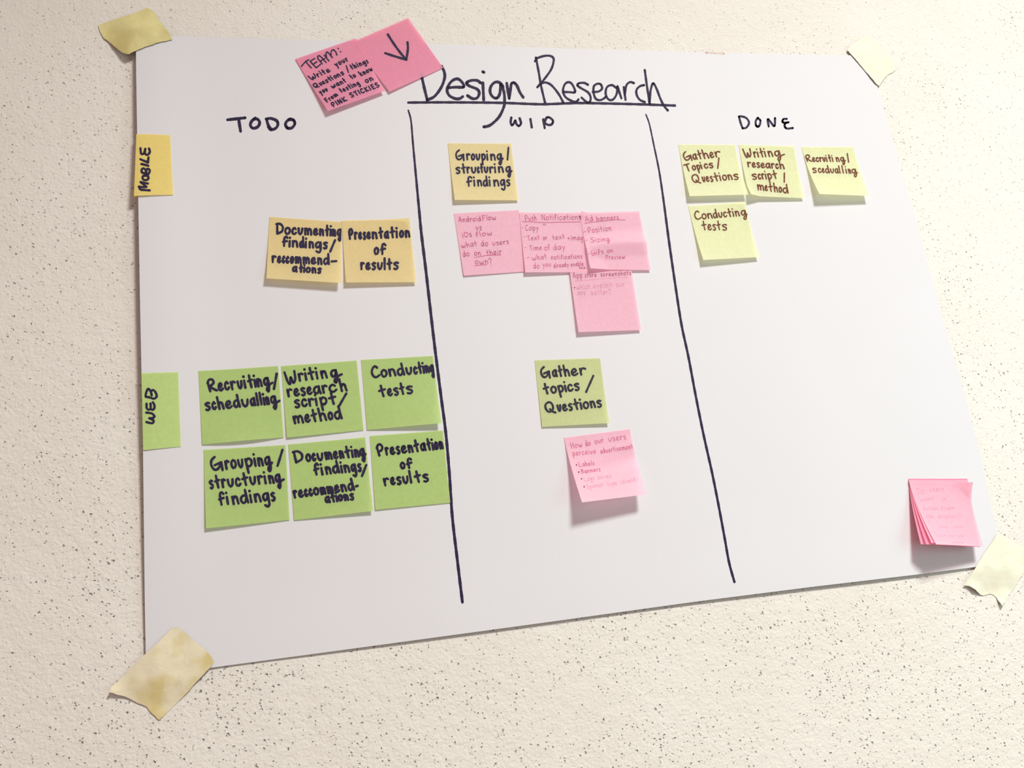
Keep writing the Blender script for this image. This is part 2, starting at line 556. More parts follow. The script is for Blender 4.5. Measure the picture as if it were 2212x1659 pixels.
sheet_ink('column_heading', px_strokes(K1, [
    [(1230, 1022), (1300, 1014), (1380, 1005)], [(1325, 1010), (1333, 1065), (1342, 1120)],
    [(1468, 1008), (1438, 1032), (1425, 1068), (1448, 1094), (1488, 1082), (1505, 1045), (1484, 1015), (1455, 1018)],
    [(1565, 1020), (1575, 1060), (1600, 1105)], [(1560, 1015), (1600, 1010), (1650, 1030), (1660, 1065), (1640, 1095), (1600, 1105), (1578, 1080)],
    [(1768, 1014), (1735, 1035), (1725, 1066), (1745, 1093), (1780, 1090), (1805, 1055), (1790, 1022), (1752, 1020)]]), 6.5, label='heading TODO in thick capitals')
sheet_ink('column_heading', px_strokes(K3, [
    [(1690, 1065), (1681, 1135), (1700, 1180), (1735, 1140), (1750, 1108), (1762, 1150), (1800, 1190), (1835, 1150), (1815, 1075)]]) + px_strokes(K4, [
    [(97, 965), (106, 1020), (115, 1075)], [(268, 970), (278, 1030), (287, 1085)], [(285, 1015), (310, 950), (350, 945), (395, 985), (385, 1030), (345, 1045), (305, 1030)]]), 5.2, label='heading WIP in capitals')
sheet_ink('column_heading', px_strokes(K6, [
    [(465, 832), (480, 890), (500, 945)], [(500, 948), (540, 940), (568, 890), (540, 842), (490, 824), (460, 825)],
    [(660, 840), (638, 870), (640, 915), (660, 932), (680, 910), (685, 865), (656, 840)],
    [(772, 930), (765, 852), (830, 925), (838, 842)],
    [(960, 850), (925, 852), (915, 880), (940, 890), (980, 885), (945, 895), (938, 925), (960, 950), (1022, 945)]]), 4.6, label='heading DONE in capitals')
sheet_ink('divider_line', [[(882, 238), (888, 262), (893, 320), (906, 460), (910, 502), (920, 584), (931, 680), (940.5, 760), (953, 858), (963, 935), (971, 1026), (977, 1115), (988, 1210), (999, 1301)]], 6.4, taper=True, label='line between TODO and WIP columns')
sheet_ink('divider_line', [[(1395.3, 247), (1403, 269), (1413.4, 318), (1424, 370), (1433, 430), (1445, 520), (1458, 610), (1472, 700), (1487, 770), (1502, 850), (1519, 935), (1538, 1020), (1552, 1090), (1565, 1160), (1575, 1215), (1586.5, 1257)]], 5.4, taper=True, label='line between WIP and DONE columns')

sheet_ink('edge_mark', [[(1525, 113.5), (1540, 114), (1552, 114.8), (1564, 116)]], 4.0, ink_material('tan_edge_mark', (.47, .38, .33, 1)), label='small tan mark on the top edge')  # short tan mark along the sheet's top edge

# ---------------------------------------------------------------- sticky notes
class Note:
    def __init__(self, corners, paper, label, lift=(0, 0, 2, 2), base=0.0, power=2.0, bump=None, n=26, group=None, cat='sticky note'):
        self.px = corners                       # TL, TR, BR, BL in photo pixels
        self.lift = [l / 1000 for l in lift]    # how far each corner stands off the surface below it (m)
        self.base = 0.00045 + base / 1000
        self.power = power
        self.extra = bump
        hs = []
        q = []
        for (x, y), l in zip(corners, self.lift):
            h = 0.002
            for _ in range(5):
                p = at(x, y, h)
                h = sheet_height(p[0], p[1]) + self.base + l
            q.append(at(x, y, h)[:2])
            hs.append(h)
        self.q = np.array(q)
        self.group = group
        self.label = label
        pts = []
        for j in range(n + 1):
            for i in range(n + 1):
                pts.append(self.surf(i / n, j / n))
        self.c = np.mean(pts, axis=0)
        V, F = closed_sheet(pts, 0.00013, n, n)
        self.o = mesh_obj('sticky_note', V, F, M[paper], origin=self.c)
        set_back(self.o, n * n, M[paper + '_back'])
        tag(self.o, label, cat, group)

    def flat(self, s, t):
        a = self.q
        s, t = np.asarray(s, float)[..., None], np.asarray(t, float)[..., None]
        return (1 - s) * (1 - t) * a[0] + s * (1 - t) * a[1] + s * t * a[2] + (1 - s) * t * a[3]

    def surf(self, s, t):
        p = self.flat(s, t)
        tl, tr, br, bl = self.lift
        h = sheet_height(p[..., 0], p[..., 1]) + self.base
        h = h + (bl * (1 - s) + br * s) * pos(t) ** self.power
        h = h + tl * pos(1 - s * 2.2 - t * 1.6) ** 2 + tr * pos(1 - (1 - s) * 2.2 - t * 1.6) ** 2
        if self.extra:
            h = h + self.extra(s, t)
        return np.concatenate([p, h[..., None]], -1)

    def place(self, x, y, lift=0.00010):
        """the points of the note's face seen at these pixels"""
        x, y = np.asarray(x, float), np.asarray(y, float)
        s, t, h = np.full_like(x, .5), np.full_like(x, .5), np.full_like(x, self.c[2])
        a = self.q
        for _ in range(7):
            P = at(x, y, h)[..., :2]
            for _ in range(3):
                f = self.flat(s, t) - P
                ds = (1 - t)[..., None] * (a[1] - a[0]) + t[..., None] * (a[2] - a[3])
                dt = (1 - s)[..., None] * (a[3] - a[0]) + s[..., None] * (a[2] - a[1])
                det = ds[..., 0] * dt[..., 1] - ds[..., 1] * dt[..., 0]
                s = s - (f[..., 0] * dt[..., 1] - f[..., 1] * dt[..., 0]) / det
                t = t - (ds[..., 0] * f[..., 1] - ds[..., 1] * f[..., 0]) / det
                s, t = np.clip(s, -.1, 1.1), np.clip(t, -.1, 1.1)
            h = self.surf(s, t)[..., 2]
        s, t = np.clip(s, .004, .996), np.clip(t, .004, .996)
        e = .01
        n = np.cross(self.surf(s + e, t) - self.surf(s - e, t), self.surf(s, t - e) - self.surf(s, t + e))
        n /= np.linalg.norm(n, axis=-1, keepdims=True)
        return self.surf(s, t) + n * lift

    def ink(self, name, strokes, width, material, label=None):
        v, f = [], []
        ribbon(strokes, width * (1.03 if width > 2 else 1.0), v, f)
        o = mesh_obj(name, self.place(*np.array(v).T), f, M[material], origin=self.c, parent=self.o, smooth=False)
        if label:
            o['label'] = label
        return o

    def write(self, crop, words, width, material='marker', slant=0.0, extra=()):
        st = []
        for w in words:
            text, base, xh = w[0], w[1], w[2]
            lefts = w[3] if len(w) > 3 else None
            st += word_strokes(crop, text, base, xh, slant, width, lefts)
        st += px_strokes(crop, extra)
        return self.ink('handwriting', st, width, material)

TODO_Y, DONE_Y, TODO_G = 'yellow notes in the TODO column', 'pale yellow notes in the DONE column', 'green notes in the TODO column'
WIP_P, STACK = 'pink notes below the yellow WIP note', 'pink notes stuck on one another at the lower right'

# --- row tabs wrapped round the sheet's left edge
def wrap_tab(note, back):
    """the strip of the note folded round behind the sheet's left edge"""
    pts = []
    n = 10
    for j in range(n + 1):
        t = j / n
        p = note.surf(0, t)
        for k in range(5):
            a = math.pi * min(k, 3) / 3
            x = p[0] + (back if k == 4 else 0)
            zb = float(sheet_height(x, p[1])) - 0.0009         # behind the sheet
            r = (p[2] - zb) / 2
            pts.append((x - 0.45 * r * math.sin(a), p[1], p[2] - r + r * math.cos(a)))
    V, F = closed_sheet(pts, 0.0001, 4, n)
    mesh_obj('folded_flap', V, F, note.o.data.materials[0], origin=note.c, parent=note.o)

n = Note([(294.5, 289.5), (367.7, 291.8), (374, 421), (289.5, 423)], 'gold', 'golden yellow tab note reading MOBILE, folded over the left edge of the white sheet', (0, 0, .3, 1.3))
wrap_tab(n, 0.02)
n.ink('handwriting', px_strokes((280, 280, 11.06), [
    [(480, 1452), (380, 1445), (265, 1432), (222, 1362)], [(222, 1362), (330, 1375), (400, 1368)], [(400, 1368), (320, 1300), (265, 1255)], [(265, 1255), (360, 1275), (438, 1290)],
    [(380, 1098), (325, 1110), (308, 1155), (335, 1198), (400, 1208), (448, 1170), (438, 1110), (372, 1098)],
    [(450, 1065), (370, 1048), (300, 1025), (286, 960), (325, 925), (375, 955), (398, 1035)], [(398, 1030), (405, 955), (450, 938), (486, 985), (450, 1062)],
    [(283, 822), (365, 840), (450, 865)], [(258, 708), (350, 748), (438, 785)], [(438, 785), (445, 720), (452, 660)],
    [(260, 446), (265, 520), (278, 580), (335, 578), (362, 520), (374, 460)], [(374, 460), (368, 550), (395, 600), (450, 590), (484, 520), (460, 450)]]), 5.0, 'marker')
n = Note([(305.5, 806), (384.9, 804), (390.8, 964.7), (309.3, 972.2)], 'leaf', 'green tab note reading WEB, folded over the left edge of the white sheet', (.3, 0, 0, .6))
wrap_tab(n, 0.02)
n.ink('handwriting', px_strokes((290, 790, 8.727), [
    [(230, 1062), (290, 1078), (345, 1083), (370, 1045), (335, 1012), (284, 990)], [(284, 990), (345, 988), (382, 955), (340, 905), (285, 890), (228, 884)],
    [(233, 718), (236, 800), (275, 832), (308, 800), (308, 712)], [(308, 712), (315, 810), (350, 832), (378, 800), (380, 740), (350, 686)],
    [(218, 583), (300, 600), (372, 622), (424, 575), (395, 490), (350, 458), (318, 490), (330, 560)], [(330, 540), (302, 470), (268, 435), (235, 480), (214, 560), (218, 583)]]), 5.0, 'marker')

# --- the two joined pink notes above the title
n = Note([(761, 91.3), (881.5, 38.9), (957.6, 146.3), (841.6, 197.8)], 'pink', 'pink note with a drawn arrow pointing down, tilted above the D of Design', (0, 0, .4, 2.4), base=.1)
n.ink('drawn_arrow', px_strokes((620, 20, 5.821), [[(1268, 318), (1340, 430), (1420, 540), (1500, 635)], [(1515, 415), (1520, 500), (1500, 635)], [(1235, 552), (1350, 590), (1500, 635)]]), 5.0, 'marker')
n = Note([(638, 127.4), (768.6, 82.7), (831, 196.2), (708.5, 239.9)], 'pink', 'pink note tilted across the top edge, starting TEAM and ending PINK STICKIES', (0, 0, 3.0, 4.4), base=.6)
KT = (640, 90, 10.705)
n.write(KT, [('Write', ((330, 900), (800, 680)), 72), ('your', ((920, 585), (1215, 430)), 72), ('Questions', ((470, 1060), (1125, 745)), 68, '430 555 620 690 760 840 890 960 1050 1125'),
             ('thin$s', ((1275, 640), (1690, 480)), 66), ('you', ((560, 1220), (745, 1125)), 66), ('want', ((830, 1085), (1165, 925)), 66), ('to', ((1280, 865), (1395, 800)), 66),
             ('know', ((1490, 795), (1790, 650)), 66), ('From', ((700, 1410), (975, 1240)), 62), ('testin$', ((1030, 1180), (1480, 985)), 66), ('on', ((1610, 955), (1795, 880)), 72),
             ('PINK', ((840, 1515), (1185, 1355)), 64), ('STICKIES', ((1265, 1295), (1940, 1030)), 64)], 2.8, slant=-.22,
        extra=[[(120, 570), (210, 470), (290, 420)], [(215, 455), (280, 535), (350, 610)], [(320, 455), (395, 535), (465, 605)], [(320, 455), (425, 390)], [(395, 520), (475, 465)], [(465, 605), (560, 525)],
               [(600, 515), (545, 445), (495, 380), (518, 326), (580, 360), (690, 480)], [(555, 455), (660, 390)], [(650, 310), (700, 380), (755, 445)], [(700, 370), (690, 270), (720, 240), (770, 290), (835, 370)],
               [(805, 310), (808, 225), (855, 190), (910, 235), (940, 310)], [(968, 155), (976, 162)], [(1020, 230), (1030, 236)], [(1155, 555), (1182, 640), (1210, 715)]])

# --- TODO column, yellow
K = (560, 460, 6.144)
n = Note([(582, 468.1), (738.6, 479.2), (736.5, 611.2), (575.5, 601.3)], 'amber', 'yellow note reading Documenting findings/reccommendations, just left of the Presentation note', (0, 0, 6.5, 5.8), group=TODO_Y)
n.write(K, [('Documenting', ((215, 272), (1060, 303)), 82, '210 330 425 505 590 710 790 868 935 962 1025 1100'), ('findin$s', ((300, 440), (900, 472)), 78, '295 388 425 528 603 650 735 838 912'),
            ('/', ((928, 512), (1020, 512)), 88), ('reccommend-', ((170, 655), (935, 680)), 80, '160 235 300 350 405 468 570 680 765 845 945 1035'), ('ations', ((435, 775), (820, 797)), 60, '432 522 585 612 690 765 828')], 5.0)
n = Note([(738.2, 476.3), (884.7, 470.6), (899.4, 609.7), (747.2, 610)], 'amber', 'yellow note reading Presentation of results, its upper right corner curling up', (0, 2.5, 2.5, 4.2), base=.3, group=TODO_Y)
n.write(K, [('Presentation', ((1190, 348), (2000, 318)), 82, '1180 1258 1315 1375 1425 1490 1580 1655 1730 1812 1858 1930 2008'), ('of', ((1520, 547), (1690, 547)), 85, '1518 1598 1690'),
            ('results', ((1345, 745), (1850, 745)), 85, '1338 1408 1485 1560 1650 1690 1772 1858')], 5.0)
# --- WIP column, yellow
n = Note([(967.4, 309.3), (1104.3, 309.8), (1120.2, 432.6), (982.3, 431.8)], 'yellow', 'yellow note reading Grouping/structuring findings, above the pink notes', (0, .6, 2.0, 4.2))
K = (950, 290, 10.368)
n.write(K, [('Groupin', ((350, 570), (1400, 575)), 128, '350 590 700 805 925 1045 1125 1262'), ('g', ((350, 570), (1400, 575)), 128, '1275 1405'), ('/', ((1500, 575), (1570, 575)), 158),
            ('structurin', ((400, 872), (1600, 850)), 125, '345 485 600 700 840 905 990 1105 1222 1300 1445'), ('g', ((400, 872), (1600, 850)), 125, '1475 1602'),
            ('findin$s', ((620, 1160), (1580, 1150)), 128, '592 755 835 965 1100 1195 1350 1485 1590')], 3.9, slant=-.06)

# --- WIP column, the pink cluster
K = (975, 450, 11.06)
n = Note([(980.4, 460.8), (1121, 453.6), (1134, 586.6), (1002.1, 595.1)], 'lit_pink', 'pink note asking what users do on their own, leftmost of the pink row', (0, 0, .5, 1.4), group=WIP_P)
n.write(K, [('Android', ((172, 330), (715, 300)), 72), ('Flow', ((735, 290), (1075, 272)), 72), ('vs', ((580, 518), (730, 520)), 80), ('iOs', ((265, 700), (495, 665)), 72), ('flow', ((585, 685), (985, 632)), 72),
            ('what', ((235, 950), (620, 892)), 74), ('do', ((715, 908), (890, 892)), 80), ('users', ((985, 888), (1380, 842)), 72), ('do', ((280, 1160), (445, 1138)), 84), ('on', ((548, 1122), (710, 1122)), 75),
            ('their', ((845, 1120), (1210, 1085)), 75), ('own', ((565, 1332), (885, 1328)), 78), ('?', ((905, 1362), (985, 1355)), 105)], 1.45, 'pen', slant=-.08)
n.ink('underline', px_strokes(K, [[(555, 1175), (700, 1150), (870, 1125), (1180, 1112)], [(555, 1372), (700, 1358), (840, 1345)]]), 1.4, 'pen')
K = (1120, 450, 11.06)
n = Note([(1122, 458.6), (1257, 459), (1272, 588), (1135, 588.3)], 'lit_pink', 'pink note headed Push Notifications, left edge over its neighbour in the pink row', (0, .4, .8, 3.0), base=.5, group=WIP_P)
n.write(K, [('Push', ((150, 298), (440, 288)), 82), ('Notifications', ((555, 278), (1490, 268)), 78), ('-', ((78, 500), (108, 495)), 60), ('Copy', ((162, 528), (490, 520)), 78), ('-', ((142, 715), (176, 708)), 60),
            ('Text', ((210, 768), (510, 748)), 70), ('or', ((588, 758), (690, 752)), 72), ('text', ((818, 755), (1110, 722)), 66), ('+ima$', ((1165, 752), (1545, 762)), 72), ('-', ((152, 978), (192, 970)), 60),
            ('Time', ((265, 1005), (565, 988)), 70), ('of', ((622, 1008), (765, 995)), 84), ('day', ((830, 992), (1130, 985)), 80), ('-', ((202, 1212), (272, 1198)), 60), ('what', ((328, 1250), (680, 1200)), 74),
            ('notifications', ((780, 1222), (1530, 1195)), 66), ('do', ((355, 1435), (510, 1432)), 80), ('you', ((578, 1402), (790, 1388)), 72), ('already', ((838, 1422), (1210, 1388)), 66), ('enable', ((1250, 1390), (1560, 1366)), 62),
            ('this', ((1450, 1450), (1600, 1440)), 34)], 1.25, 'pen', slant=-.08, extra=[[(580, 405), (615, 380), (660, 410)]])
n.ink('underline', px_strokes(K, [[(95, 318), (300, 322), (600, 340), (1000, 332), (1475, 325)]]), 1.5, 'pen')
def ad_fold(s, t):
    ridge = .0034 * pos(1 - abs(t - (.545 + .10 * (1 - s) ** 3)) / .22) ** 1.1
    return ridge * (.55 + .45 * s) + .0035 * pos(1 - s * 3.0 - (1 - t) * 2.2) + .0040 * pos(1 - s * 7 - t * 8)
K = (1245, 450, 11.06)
n = Note([(1252.7, 459.5), (1381, 455.9), (1406, 583.4), (1273.5, 582)], 'lit_pink', 'pink note headed Ad banners, with a fold across its middle', (0, 0, 1.0, 2.2), base=1.0, bump=ad_fold, group=WIP_P)
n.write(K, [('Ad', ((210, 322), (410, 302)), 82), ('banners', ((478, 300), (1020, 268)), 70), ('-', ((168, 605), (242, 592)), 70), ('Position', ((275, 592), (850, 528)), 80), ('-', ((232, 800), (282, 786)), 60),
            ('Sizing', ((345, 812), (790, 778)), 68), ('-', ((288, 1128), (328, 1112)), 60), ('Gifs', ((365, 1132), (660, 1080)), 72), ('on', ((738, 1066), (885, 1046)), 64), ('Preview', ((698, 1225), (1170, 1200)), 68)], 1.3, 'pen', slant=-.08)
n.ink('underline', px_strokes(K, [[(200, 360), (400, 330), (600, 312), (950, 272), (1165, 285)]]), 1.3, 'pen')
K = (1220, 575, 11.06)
n = Note([(1230.4, 583), (1363.8, 580.4), (1385, 712.9), (1249.8, 717.4)], 'lit_pink', 'pink note with a blank lower half, hanging alone below the pink row', (0, 0, .6, 2.4), base=1.7, group=WIP_P)
n.write(K, [('App', ((195, 285), (430, 272)), 78), ('store', ((480, 262), (765, 250)), 62), ('screenshots', ((855, 245), (1590, 205)), 62)], 1.35, 'pen', slant=-.08)
n.ink('handwriting', sum([word_strokes(K, *w, -.08, 1.0) for w in [('which', ((280, 552), (615, 530)), 68), ('explain', ((680, 522), (1150, 484)), 68), ('our', ((1230, 492), (1440, 468)), 64), ('app', ((305, 682), (510, 672)), 64),
                                                                  ('better?', ((635, 688), (1110, 655)), 66)]], []), 1.0, 'faint', 'fainter lines of writing')
n.ink('underline', px_strokes(K, [[(245, 360), (560, 330), (900, 300), (1500, 265)]]), .9, 'faint')
n.ink('bullet_point', px_strokes(K, [[(228, 512), (234, 516)]]), 2.2, 'dot')

# --- DONE column
K = (1450, 300, 7.373)
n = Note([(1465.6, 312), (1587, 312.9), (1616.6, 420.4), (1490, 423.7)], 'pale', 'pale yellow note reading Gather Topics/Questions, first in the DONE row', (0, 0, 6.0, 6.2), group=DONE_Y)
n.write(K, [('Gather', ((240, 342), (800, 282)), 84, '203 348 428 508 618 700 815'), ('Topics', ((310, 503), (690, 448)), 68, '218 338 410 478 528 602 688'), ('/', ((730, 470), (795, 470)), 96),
            ('Questions', ((370, 698), (1080, 640)), 80, '338 498 558 622 682 775 818 905 990 1088')], 3.1, 'brown', slant=-.16)
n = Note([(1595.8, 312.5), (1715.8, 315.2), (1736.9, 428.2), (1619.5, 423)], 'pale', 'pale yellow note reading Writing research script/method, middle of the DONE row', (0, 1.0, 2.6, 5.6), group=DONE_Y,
         bump=lambda s, t: .004 * pos(1 - s * 5 - (1 - t) * 5))
n.write(K, [('Writin', ((1180, 298), (1720, 275)), 84, '1158 1318 1375 1420 1490 1545 1632'), ('&', ((1180, 298), (1720, 275)), 84, '1648 1758'), ('research', ((1225, 445), (1815, 478)), 72, '1213 1285 1360 1425 1505 1592 1660 1722 1822'),
            ('script', ((1320, 642), (1700, 632)), 80, '1283 1385 1445 1500 1535 1620 1702'), ('/', ((1790, 690), (1840, 690)), 86), ('method', ((1400, 815), (1880, 868)), 80, '1368 1490 1548 1630 1712 1775 1880')], 3.1, 'brown', slant=-.2)
K = (1720, 300, 11.44)
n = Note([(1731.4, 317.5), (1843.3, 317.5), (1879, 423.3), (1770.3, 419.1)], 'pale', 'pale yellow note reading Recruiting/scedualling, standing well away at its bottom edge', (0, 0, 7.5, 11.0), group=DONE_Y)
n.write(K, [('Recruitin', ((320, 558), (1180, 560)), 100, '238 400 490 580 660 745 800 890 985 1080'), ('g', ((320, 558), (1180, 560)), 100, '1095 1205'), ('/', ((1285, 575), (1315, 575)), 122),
            ('scedualling', ((480, 832), (1440, 852)), 105, '395 545 640 720 845 960 1065 1145 1225 1290 1372 1515')], 2.7, 'brown', slant=-.22)
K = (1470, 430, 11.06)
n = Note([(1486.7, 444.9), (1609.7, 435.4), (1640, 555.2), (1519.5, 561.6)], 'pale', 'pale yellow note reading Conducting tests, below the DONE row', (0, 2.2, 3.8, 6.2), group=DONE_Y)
n.write(K, [('Conductin', ((420, 482), (1540, 390)), 118, '340 512 645 785 910 1030 1130 1250 1310 1425'), ('g', ((420, 482), (1540, 390)), 118, '1450 1588'), ('tests', ((590, 735), (1110, 735)), 128, '508 648 765 868 985 1132')], 2.8, 'brown', slant=-.12)

# --- TODO column, green
K = (420, 760, 7.9)
n = Note([(428.6, 801.1), (601, 790.4), (613, 944.8), (437, 960)], 'green', 'green note reading Recruiting/schedualling, left end of the upper green row', (0, 0, .3, .7), group=TODO_G,
         bump=lambda s, t: .0022 * np.sin(math.pi * s) * pos(t) ** 4)
n.write(K, [('Recruitin', ((245, 677), (1230, 577)), 128, '228 405 515 620 735 848 915 1030 1068 1172'), ('&', ((245, 677), (1230, 577)), 128, '1182 1295'), ('/', ((1340, 635), (1440, 635)), 150),
            ('schedualling'[:-1] + '&', ((230, 992), (1370, 880)), 120, '178 300 395 530 668 805 955 1068 1125 1178 1225 1300 1415')], 5.4, slant=-.07)
K = (600, 760, 8.295)
n = Note([(607.5, 790.7), (770.6, 778.7), (785.7, 928.8), (619.9, 945)], 'green', 'green note reading Writing research script/method, middle of the upper green row', (0, 0, .4, 1.6), group=TODO_G)
n.write(K, [('W', ((150, 588), (1080, 470)), 138, '138 355'), ('ritin', ((370, 517), (1080, 445)), 126, '368 490 545 690 772 905'), ('&', ((370, 517), (1080, 445)), 126, '948 1090'),
            ('research', ((190, 800), (1250, 690)), 125, '168 290 410 525 640 795 918 1112 1258'), ('script', ((320, 990), (1000, 930)), 125, '293 425 550 678 750 915 1088'), ('/', ((1080, 965), (1265, 965)), 128),
            ('method', ((300, 1280), (1100, 1195)), 128, '276 485 605 735 905 1015 1170')], 5.2, slant=-.07)
K = (770, 760, 9.219)
n = Note([(780, 777.4), (935.4, 768.7), (953.3, 914), (793.3, 928.7)], 'green', 'green note reading Conducting tests, right end of the upper green row', (0, 0, 5.5, .5), group=TODO_G)
n.write(K, [('Conductin', ((380, 507), (1540, 400)), 132, '298 488 640 812 985 1138 1235 1328 1370 1465'), ('g', ((380, 507), (1540, 400)), 132, '1462 1560'), ('tests', ((545, 882), (1120, 818)), 132, '448 620 742 868 988 1152')], 5.0, slant=-.07)
K = (430, 940, 7.9)
n = Note([(439.9, 971.6), (617, 960.9), (625.6, 1122.9), (445, 1141.3)], 'green', 'green note reading Grouping/structuring findings, left end of the lower green row', (0, 0, .4, 2.8), power=1.3, group=TODO_G)
n.write(K, [('Groupin', ((220, 600), (1200, 502)), 135, '203 445 545 665 785 942 1002 1112'), ('g', ((220, 600), (1200, 502)), 135, '1122 1240'), ('/', ((1320, 525), (1462, 525)), 158),
            ('structurin', ((210, 905), (1370, 800)), 128, '176 272 385 485 620 735 865 1000 1115 1188 1295'), ('&', ((210, 905), (1370, 800)), 128, '1300 1408'),
            ('findin$s', ((350, 1192), (1290, 1110)), 130, '333 472 560 705 870 940 1085 1225 1318')], 5.4, slant=-.07)
K = (615, 930, 8.295)
n = Note([(622.5, 960.1), (789.2, 944.2), (806, 1103.6), (635.5, 1123.5)], 'green', 'green note reading Documenting findings/reccommendations, middle of the lower green row', (0, .8, 3.0, .5), group=TODO_G)
n.write(K, [('Documentin', ((210, 572), (1400, 452)), 122, '158 380 495 580 720 875 980 1085 1200 1250 1350'), ('g', ((210, 572), (1400, 452)), 122, '1345 1450'), ('findin$s', ((540, 797), (1380, 715)), 122, '522 655 730 858 1008 1062 1190 1305 1392'),
            ('/', ((1365, 815), (1495, 815)), 114), ('reccommend', ((180, 1202), (1260, 1062)), 118, '160 250 360 440 520 640 760 895 1010 1135 1268'), ('-', ((1268, 1050), (1335, 1042)), 100),
            ('ations', ((750, 1288), (1230, 1232)), 98, '722 832 928 962 1062 1165 1258')], 5.4, slant=-.07)
K = (790, 920, 8.51)
n = Note([(798.8, 941.7), (956.9, 930), (972.7, 1085.7), (811.2, 1101)], 'green', 'green note reading Presentation of results, lower row beside the dividing line', (0, 0, .5, 1.0), group=TODO_G)
n.write(K, [('Presentation', ((270, 540), (1430, 412)), 125, '203 365 450 560 655 780 895 1010 1130 1225 1268 1355 1438'), ('of', ((690, 785), (800, 772)), 108, '638 748 900'),
            ('results', ((350, 1092), (1150, 1012)), 125, '328 460 565 680 815 900 1045 1178')], 5.2, slant=-.07)
# --- WIP column, green and the large pink one
K = (1145, 760, 9.48)
n = Note([(1155, 778.1), (1296.4, 773.7), (1316.4, 914), (1171.4, 921.9)], 'lime', 'light green note reading Gather topics/Questions, above a lifted pink note', (0, 0, 3.0, 1.2))
n.write(K, [('Gather', ((260, 522), (1100, 465)), 128, '218 458 578 688 838 1010 1180'), ('topics', ((365, 852), (1020, 772)), 128, '278 425 572 715 770 905 1035'), ('/', ((1125, 822), (1345, 822)), 192),
            ('Questions', ((400, 1235), (1470, 1122)), 128, '313 560 665 785 895 1032 1088 1232 1365 1488')], 4.6, 'dark_green_marker', slant=-.08)
K = (1200, 910, 7.06)
n = Note([(1218.4, 945.4), (1360.8, 926.7), (1396, 1068), (1257.4, 1085.3)], 'lit_pink', 'pink note asking how users perceive advertisement, lower half standing off over its shadow', (0, 0, 14, 19), power=1.6,
         bump=lambda s, t: -.0016 * pos(1 - abs(t - .42 - .2 * (1 - s)) / .16) * s)
n.write(K, [('How', ((238, 412), (415, 388)), 52), ('do', ((463, 382), (545, 366)), 52), ('our', ((602, 348), (745, 318)), 50), ('users', ((812, 312), (1082, 270)), 54), ('perceive', ((262, 524), (625, 490)), 48),
            ('advertisement', ((688, 494), (1185, 412)), 46), ('Labels', ((358, 692), (600, 665)), 42), ('Banners', ((393, 798), (690, 757)), 38)], 1.35, 'pen', slant=-.1)
n.ink('handwriting', sum([word_strokes(K, *w, -.1, 1.0) for w in [('Lo$o', ((443, 918), (602, 888)), 40), ('boxes', ((648, 884), (852, 856)), 38), ('Sponsor', ((478, 1032), (740, 988)), 40), ('type', ((800, 992), (945, 962)), 36),
                                                                 ('(brand)', ((982, 962), (1272, 908)), 38)]], []), 1.0, 'faint', 'fainter lines of writing')
for x, y in ((318, 665), (353, 775), (397, 877), (435, 998)):
    n.ink('bullet_point', px_strokes(K, [[(x, y - 4), (x + 2, y + 5)]]), 2.4, 'dot')

# --- the wad of pink notes, lower right
K = (1940, 1010, 6.914)
Note([(1962.6, 1034), (2089.5, 1034), (2113, 1181), (1989.2, 1175.6)], 'pink', 'bottom pink note of the lower right wad, next to the sheet', (0, 0, 9, 17), power=1.5, group=STACK)
Note([(1962.9, 1035.2), (2090, 1035), (2115, 1181.5), (2000.7, 1175.8)], 'pink', 'second pink note up in the lower right wad', (0, 0, 10, 20), base=.5, power=1.5, group=STACK)
Note([(1963.2, 1036.8), (2091, 1037), (2117, 1182), (2012.3, 1172.6)], 'lit_pink', 'third pink note up in the lower right wad, its left edge catching light', (0, 0, 11, 22.5), base=1.0, power=1.5, group=STACK)
n = Note([(1963.4, 1039), (2094, 1043.3), (2124.4, 1180.7), (2022.5, 1176)], 'lit_pink', 'top pink note of the lower right wad, upper right corner curled, faint pen writing', (0, 3, 12, 25), base=1.5, power=1.5, group=STACK, bump=lambda s, t: .0060 * pos(1 - (1 - s) * 4 - t * 3.6) ** 1.2)
n.write(K, [('Do', ((292, 400), (400, 388)), 58), ('users', ((475, 360), (690, 346)), 42), ('want', ((328, 500), (548, 486)), 34), ('a', ((650, 498), (715, 494)), 38), ('button', ((380, 638), (605, 632)), 34),
            ('from', ((640, 634), (850, 628)), 34), ('the', ((420, 755), (535, 748)), 34), ('display?', ((600, 758), (945, 742)), 34)], .95, 'faint', slant=-.1,
        extra=[[(430, 815), (450, 802), (485, 800)]] + [[(x + k * 22, y + (8 if k % 2 else -8) + random.uniform(-6, 6)) for k in range(m)] for x, y, m in ((620, 885, 7), (830, 882, 8), (600, 1020, 6), (760, 1020, 5), (900, 1022, 5), (812, 1118, 9))])

# ---------------------------------------------------------------- masking tape
def ground(x, y):
    """height of what the tape is stuck to: the sheet, or the wall beyond its edge"""
    ox = max(0, -x, x - PW)
    oy = max(0, y, -PH - y)
    d = math.hypot(ox, oy)
    k = max(0.0, 1 - d / 0.03)
    return (sheet_height(min(max(x, 0), PW), min(max(y, -PH), 0)) + .0004) * k * k * (3 - 2 * k)

